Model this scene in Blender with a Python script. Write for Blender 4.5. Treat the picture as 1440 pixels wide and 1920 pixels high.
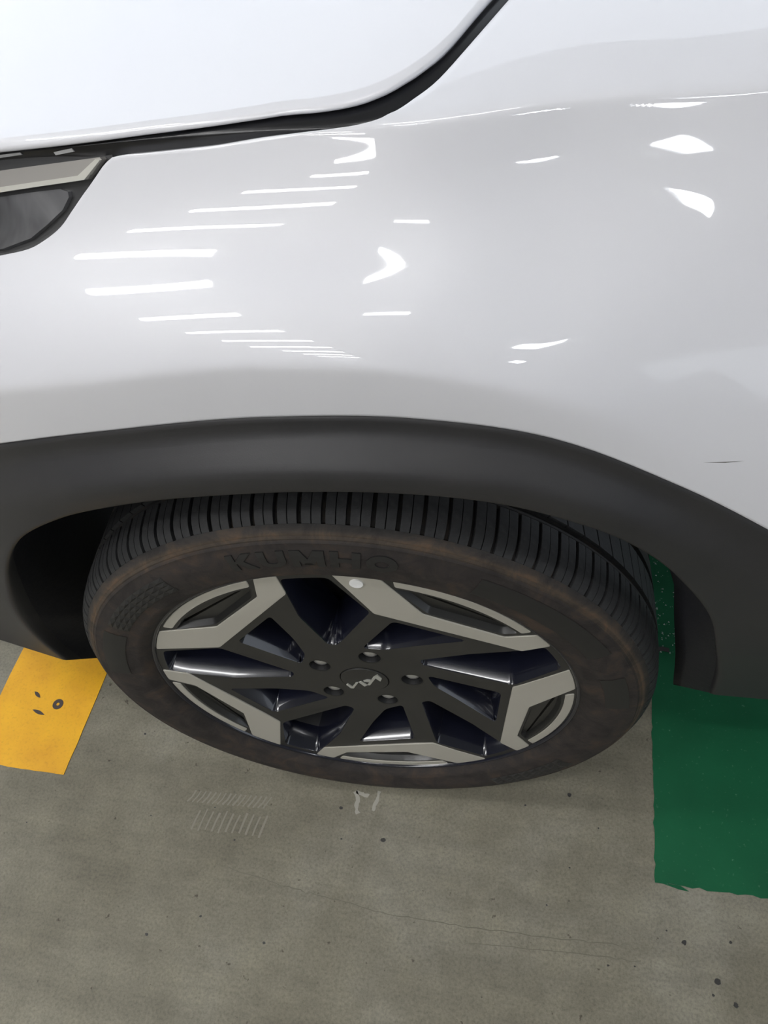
import bpy, bmesh, math
import numpy as np
from mathutils import Matrix, Vector
from mathutils.geometry import delaunay_2d_cdt

# ------------------------------------------------------------------ scene, camera, world, exposure
for o in list(bpy.data.objects): bpy.data.objects.remove(o)
scene = bpy.context.scene
C = scene.collection
scene.view_settings.view_transform = 'Standard'
scene.view_settings.look = 'None'
scene.view_settings.gamma = 1.0
scene.view_settings.use_curve_mapping = False
scene.view_settings.exposure = 0.72

cam_d = bpy.data.cameras.new('camera'); cam = bpy.data.objects.new('camera', cam_d); C.objects.link(cam)
cam_d.sensor_fit = 'HORIZONTAL'; cam_d.sensor_width = 36.0; cam_d.lens = 36.0 * 1438.39 / 1440.0
cam_d.clip_start = 0.02
cam.matrix_world = Matrix(((0.98043, -0.06804, 0.18475, 0.17573),
                           (0.16729, 0.78266, -0.59955, -0.36995),
                           (-0.10380, 0.61872, 0.77872, 1.15382),
                           (0, 0, 0, 1)))
scene.camera = cam

world = bpy.data.worlds.new('daylight'); scene.world = world; world.use_nodes = True
world.node_tree.nodes['Background'].inputs[0].default_value = (0.84, 0.91, 1.0, 1)
world.node_tree.nodes['Background'].inputs[1].default_value = 0.90

# ------------------------------------------------------------------ materials
def mat(name, col, rough=.5, metal=0., coat=0., coat_r=.03, spec=.5, emit=None, estr=0., trans=0., ior=1.5):
    m = bpy.data.materials.new(name); m.use_nodes = True
    b = m.node_tree.nodes['Principled BSDF']
    b.inputs['Base Color'].default_value = (*col, 1); b.inputs['Roughness'].default_value = rough
    b.inputs['Metallic'].default_value = metal; b.inputs['Coat Weight'].default_value = coat
    b.inputs['Coat Roughness'].default_value = coat_r; b.inputs['Specular IOR Level'].default_value = spec
    b.inputs['Transmission Weight'].default_value = trans; b.inputs['IOR'].default_value = ior
    if emit:
        b.inputs['Emission Color'].default_value = (*emit, 1); b.inputs['Emission Strength'].default_value = estr
    return m

def nodes(m): return m.node_tree.nodes, m.node_tree.links, m.node_tree.nodes['Principled BSDF']

def noise(m, scale, detail=4, rough=.55, vec=None, dist=0.):
    n, l, b = nodes(m)
    t = n.new('ShaderNodeTexNoise'); t.inputs['Scale'].default_value = scale; t.inputs['Detail'].default_value = detail
    t.inputs['Roughness'].default_value = rough; t.inputs['Distortion'].default_value = dist
    if vec is None:
        tc = n.new('ShaderNodeTexCoord'); vec = tc.outputs['Object']
    l.new(vec, t.inputs['Vector']); return t.outputs['Fac']

def ramp(m, fac, stops):
    n, l, b = nodes(m); r = n.new('ShaderNodeValToRGB')
    els = r.color_ramp.elements
    while len(els) < len(stops): els.new(.5)
    for e, (p, c) in zip(els, stops): e.position = p; e.color = (*c, 1) if len(c) == 3 else c
    l.new(fac, r.inputs[0]); return r.outputs[0]

def mix(m, a, b_, fac, mode='MIX'):
    n, l, b = nodes(m); x = n.new('ShaderNodeMix'); x.data_type = 'RGBA'; x.blend_type = mode
    for s, v in ((x.inputs[6], a), (x.inputs[7], b_)):
        if isinstance(v, tuple): s.default_value = (*v, 1)
        else: l.new(v, s)
    if isinstance(fac, float): x.inputs[0].default_value = fac
    else: l.new(fac, x.inputs[0])
    return x.outputs[2]

def bump(m, fac, strength, dist):
    n, l, b = nodes(m); u = n.new('ShaderNodeBump'); u.inputs['Strength'].default_value = strength
    u.inputs['Distance'].default_value = dist; l.new(fac, u.inputs['Height']); l.new(u.outputs[0], b.inputs['Normal'])

def base(m, sock): nodes(m)[1].new(sock, nodes(m)[2].inputs['Base Color'])

M = {}
M['paint'] = mat('white_car_paint', (.72, .722, .765), .42, 0, 1., .02)
M['gap'] = mat('gloss_black_gap', (.006, .006, .008), .3, 0, .2, .2)
M['scratch'] = mat('scratch_mark', (.18, .17, .16), .7)
m = M['plastic'] = mat('textured_black_plastic', (.030, .030, .033), .48, spec=.4)
bump(m, noise(m, 900, 2), .12, .0006)
base(m, ramp(m, noise(m, 7, 5), [(.3, (.026, .026, .029)), (.75, (.038, .037, .038))]))
m = M['liner'] = mat('wheel_liner', (.009, .0095, .014), .6)
bump(m, noise(m, 140, 3), .3, .002)
m = M['tyre'] = mat('dusty_rubber', (.03, .028, .026), .72, spec=.35)
n_, l_, b_ = nodes(m)
tc = n_.new('ShaderNodeTexCoord'); sx = n_.new('ShaderNodeSeparateXYZ'); l_.new(tc.outputs['Object'], sx.inputs[0])
cb = n_.new('ShaderNodeCombineXYZ'); l_.new(sx.outputs[0], cb.inputs[0]); l_.new(sx.outputs[2], cb.inputs[2])
ln = n_.new('ShaderNodeVectorMath'); ln.operation = 'LENGTH'; l_.new(cb.outputs[0], ln.inputs[0])
mr = n_.new('ShaderNodeMapRange'); mr.inputs[1].default_value = .240; mr.inputs[2].default_value = .340
l_.new(ln.outputs['Value'], mr.inputs[0])
ringdust = ramp(m, mr.outputs[0], [(0, (.015, .015, .015)), (.12, (.034, .0285, .0265)), (.32, (.035, .0290, .0272)), (.5, (.031, .0258, .0245)), (.665, (.032, .0268, .0250)), (.70, (.060, .046, .034)), (.725, (.072, .053, .038)), (.75, (.042, .036, .032)), (.78, (.030, .028, .027)), (1, (.02, .0205, .022))])
dn = ramp(m, noise(m, 30, 7, .7, dist=.8), [(.36, (.55, .55, .57)), (.5, (.92, .92, .92)), (.58, (1.25, 1.12, 1.0)), (.66, (1.7, 1.42, 1.15))])
base(m, mix(m, ringdust, dn, 1., 'MULTIPLY')); bump(m, noise(m, 420, 4), .25, .0012)
m = M['tread'] = mat('tread_rubber', (.019, .0195, .021), .66, spec=.4)
base(m, ramp(m, noise(m, 160, 5), [(.3, (.016, .0165, .018)), (.62, (.024, .0245, .026)), (.8, (.042, .041, .04))])); bump(m, noise(m, 500, 3), .2, .001)
m = M['lettering'] = mat('raised_lettering', (.017, .0165, .0165), .5)
m = M['wheelface'] = mat('dark_machined_face', (.020, .0197, .0188), .46, .0, .2, .3)
M['paneldark'] = mat('dark_recess', (.014, .014, .014), .35, 0, .3, .2)
M['wheelgloss'] = mat('gloss_black_blue', (.008, .009, .018), .18, 0, .55, .05)
M['rimdark'] = mat('rim_barrel', (.012, .012, .013), .5, .2)
m = M['silver'] = mat('satin_silver_insert', (.50, .48, .425), .5, .3)
M['nut'] = mat('lug_nut_steel', (.62, .62, .62), .35, .8)
M['emblem'] = mat('emblem_silver', (.50, .50, .46), .4, .3)
M['white_dot'] = mat('white_sticker', (.9, .9, .9), .4)
M['disc'] = mat('brake_disc_iron', (.035, .033, .032), .5, .6)
M['lamp_black'] = mat('headlight_housing', (.035, .035, .037), .42, 0, .5, .12)
M['lamp_silver'] = mat('headlight_bar', (.36, .345, .325), .36, .25, .6, .05)
M['lamp_bevel'] = mat('headlight_bar_bevel', (.60, .59, .54), .34, .2, .6, .05)
m = M['lamp_lens'] = mat('headlight_inner', (.14, .14, .15), .28, .4, 1., .02)
base(m, ramp(m, noise(m, 18, 3, dist=.8), [(.3, (.08, .08, .085)), (.5, (.17, .17, .18)), (.7, (.25, .25, .26))]))
M['chip'] = mat('clip_grey', (.30, .30, .30), .5)
m = M['concrete'] = mat('concrete_floor', (.2, .19, .16), .62, spec=.35)
big = ramp(m, noise(m, 3.2, 6, .6), [(.30, (.158, .145, .106)), (.52, (.205, .191, .146)), (.74, (.268, .254, .210))])
tcx = nodes(m)[0].new('ShaderNodeTexCoord'); mp = nodes(m)[0].new('ShaderNodeMapping'); mp.inputs['Scale'].default_value = (.35, 2.6, 1)
nodes(m)[1].new(tcx.outputs['Object'], mp.inputs[0])
streak = ramp(m, noise(m, 9, 5, .6, mp.outputs[0]), [(.35, (.88, .88, .88)), (.6, (1.06, 1.06, 1.06))])
fine = ramp(m, noise(m, 260, 4, .75), [(.30, (.70, .70, .69)), (.5, (1, 1, 1)), (.72, (1.22, 1.22, 1.2))])
speck = mix(m, ramp(m, noise(m, 70, 3, .55), [(.27, (.45, .43, .41)), (.315, (1, 1, 1))]), ramp(m, noise(m, 22, 6, .7), [(.35, (.88, .88, .87)), (.5, (1, 1, 1)), (.68, (1.10, 1.10, 1.08))]), 1., 'MULTIPLY')
base(m, mix(m, mix(m, mix(m, big, streak, 1., 'MULTIPLY'), fine, 1., 'MULTIPLY'), speck, 1., 'MULTIPLY'))
bump(m, noise(m, 300, 4), .12, .001)
m = M['yellow'] = mat('yellow_floor_paint', (.78, .42, .01), .5)
base(m, mix(m, ramp(m, noise(m, 14, 5), [(.3, (.74, .355, .003)), (.7, (.88, .46, .003))]), ramp(m, noise(m, 230, 4, .7), [(.30, (.86, .84, .7)), (.48, (1, 1, 1))]), 1., 'MULTIPLY'))
bump(m, noise(m, 320, 3), .1, .0008)
m = M['green'] = mat('green_floor_paint', (.012, .095, .045), .5, spec=.3)
base(m, mix(m, ramp(m, noise(m, 9, 6), [(.3, (.005, .094, .038)), (.7, (.008, .120, .049))]), ramp(m, noise(m, 210, 2), [(.68, (0, 0, 0)), (.80, (.08, .11, .09))]), 1., 'ADD'))
bump(m, noise(m, 260, 3), .15, .001)
M['mark'] = mat('dark_print', (.05, .035, .03), .6)
M['chalk'] = mat('chalk', (.36, .345, .30), .8)
M['smudge'] = mat('dust_smudge', (.245, .232, .188), .8)
M['oil'] = mat('dark_spot', (.035, .034, .032), .5)
M['crack'] = mat('hairline_crack', (.150, .138, .106), .8)
M['bits'] = mat('pale_grit', (.30, .37, .33), .6)
M['ceiling'] = mat('garage_ceiling', (.62, .62, .60), .8)
M['column'] = mat('garage_column', (.36, .36, .36), .7)
M['fixture'] = mat('lamp_fixture', (.8, .8, .8), .5)
M['tube'] = mat('lamp_diffuser', (1, 1, 1), .5, emit=(.98, .98, .98), estr=21.)
M['tubecool'] = mat('lamp_diffuser_cool', (1, 1, 1), .5, emit=(.92, .95, 1.0), estr=21.)

# ------------------------------------------------------------------ object helpers
def obj(name, verts, faces, material, parent=None, smooth=False, flip=False):
    me = bpy.data.meshes.new(name)
    me.from_pydata([tuple(map(float, v)) for v in verts], [], [tuple(f) for f in faces])
    mats = material if isinstance(material, (list, tuple)) else [material]
    for q in mats: me.materials.append(M[q])
    if smooth: me.polygons.foreach_set('use_smooth', [True] * len(me.polygons))
    me.update()
    o = bpy.data.objects.new(name, me); C.objects.link(o)
    if parent is not None: o.parent = parent
    return o
def fixn(o, sharp=None):
    bm = bmesh.new(); bm.from_mesh(o.data); bmesh.ops.remove_doubles(bm, verts=bm.verts, dist=1e-6)
    bmesh.ops.recalc_face_normals(bm, faces=bm.faces)
    if sharp:
        for e in bm.edges:
            if len(e.link_faces) == 2 and e.calc_face_angle(0) > math.radians(sharp): e.smooth = False
    bm.to_mesh(o.data); bm.free(); return o
def tag(o, label=None, cat=None, group=None, kind=None):
    for k, v in (('label', label), ('category', cat), ('group', group), ('kind', kind)):
        if v: o[k] = v
    return o
def grid(name, P, material, parent=None, closed=False, smooth=True):
    P = np.asarray(P); a, b = P.shape[:2]; v = P.reshape(-1, 3); f = []
    for i in range(a if closed else a - 1):
        for j in range(b - 1):
            k = (i + 1) % a; f.append((i*b+j, k*b+j, k*b+j+1, i*b+j+1))
    return obj(name, v, f, material, parent, smooth)
def box_vf(c, s):
    x, y, z = c; a, b, d = s[0]/2, s[1]/2, s[2]/2
    v = [(x+i*a, y+j*b, z+k*d) for i in (-1, 1) for j in (-1, 1) for k in (-1, 1)]
    return v, [(0, 1, 3, 2), (4, 6, 7, 5), (0, 4, 5, 1), (2, 3, 7, 6), (0, 2, 6, 4), (1, 5, 7, 3)]
def box(name, c, s, material, parent=None): v, f = box_vf(c, s); return obj(name, v, f, material, parent)
def join_boxes(lst):
    V, F = [], []
    for c, s in lst:
        v, f = box_vf(c, s); k = len(V); V += v; F += [tuple(i+k for i in q) for q in f]
    return V, F
def prism(poly, z0, z1, mapf):
    """polygon (list of 2-tuples) extruded between depth z0 (front) and z1"""
    n = len(poly); V = [mapf(a, b, z0) for a, b in poly] + [mapf(a, b, z1) for a, b in poly]
    F = [tuple(range(n)), tuple(range(2*n-1, n-1, -1))] + [(i, i+n, (i+1) % n + n, (i+1) % n) for i in range(n)]
    return V, F
def fillet(poly, r, n=4):
    out = []; N = len(poly); P = [np.array(q, float) for q in poly]
    for i in range(N):
        a, b, c = P[i-1], P[i], P[(i+1) % N]
        u = (a-b); lu = np.linalg.norm(u); u /= lu; w = (c-b); lw = np.linalg.norm(w); w /= lw
        d = min(r, .45*lu, .45*lw)
        p0, p1 = b+u*d, b+w*d
        for k in range(n+1):
            t = k/n; out.append(tuple((1-t)**2*p0+2*t*(1-t)*b+t*t*p1))
    return out
def area2(poly): return sum(a[0]*b[1]-b[0]*a[1] for a, b in zip(poly, poly[1:]+poly[:1]))
def inset(poly, d):
    P = [np.array(q, float) for q in poly]; N = len(P); s = 1 if area2(poly) > 0 else -1; out = []
    for i in range(N):
        a, b, c = P[i-1], P[i], P[(i+1) % N]
        e0 = (b-a)/(np.linalg.norm(b-a)+1e-12); e1 = (c-b)/(np.linalg.norm(c-b)+1e-12)
        n0 = np.array([-e0[1], e0[0]])*s; n1 = np.array([-e1[1], e1[0]])*s
        q = n0+n1; q = q/max(1e-6, np.dot(q, q))*2
        if np.linalg.norm(q) > 2.5: q = q/np.linalg.norm(q)*2.5
        out.append(tuple(b+q*d))
    return out
def inpoly(pt, poly):
    x, y = pt; c = False; j = len(poly)-1
    for i in range(len(poly)):
        (xi, yi), (xj, yj) = poly[i], poly[j]
        if (yi > y) != (yj > y) and x < (xj-xi)*(y-yi)/(yj-yi)+xi: c = not c
        j = i
    return c

# ------------------------------------------------------------------ garage shell
floor = obj('floor', *box_vf((0, 0, -.05), (18, 18, .1)), 'concrete'); tag(floor, 'bare grey concrete garage floor with specks and stains', kind='structure')
ceil = obj('ceiling', *box_vf((0, -3.9, 2.78), (18, 10.2, .1)), 'ceiling'); tag(ceil, 'pale painted garage ceiling', kind='structure')  # unseen; edge over the car cut back so open sky lights the hood

wl = obj('wall_left_added', *box_vf((-8.9, -2.5, 1.365), (.2, 13, 2.73)), 'column'); tag(wl, 'unseen pale grey end wall added to close off daylight from the left', kind='structure')  # unseen wall added to shut out daylight on the left
wb = obj('wall_back_added', *box_vf((.1, -8.9, 1.365), (17.8, .2, 2.73)), 'column'); tag(wb, 'unseen grey wall added behind the photographer to cut low light', kind='structure')  # unseen wall added to reduce horizon light on the fender side
def light(x, y, lx, ly, material, label, group):
    r = bpy.data.objects.new('ceiling_light', None); C.objects.link(r); r.location = (x, y, 2.73)
    tag(r, label, 'light', group)
    V, F = join_boxes([((0, 0, -.012), (lx+.06, ly+.06, .024))]); obj('fixture_body', V, F, 'fixture', r)
    prof = [(-ly/2, 0), (-ly/2*.9, -.02), (-ly/2*.5, -.034), (0, -.038), (ly/2*.5, -.034), (ly/2*.9, -.02), (ly/2, 0)]
    V, F = prism(prof, -lx/2, lx/2, lambda a, b, d: (d, a, b-.024)); fixn(obj('diffuser', V, F, material, r))
ORD = ('first', 'second', 'third', 'fourth', 'fifth', 'sixth', 'seventh', 'eighth')
for i in range(8):
    light(-1.98, -.20-1.18*i, 1.25, .17, 'tube', ORD[i]+' long ceiling light from the car in the row beside its front', 'lights in the long ceiling row')
light(.28, -.76, 1.15, .07, 'tube', 'slim long ceiling light right above the white fender', None)
light(.02, -1.6, .55, .07, 'tube', 'short slim ceiling light beside the photographer', None)
for x, y, a, b, lb in ((2.46, -3.86, .14, .36, 'narrow cool white ceiling panel light farther from the car'), (2.0, -2.48, .20, .30, 'wider cool white ceiling panel light nearer the car')):
    light(x, y, a, b, 'tubecool', lb, 'panel lights')

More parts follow.
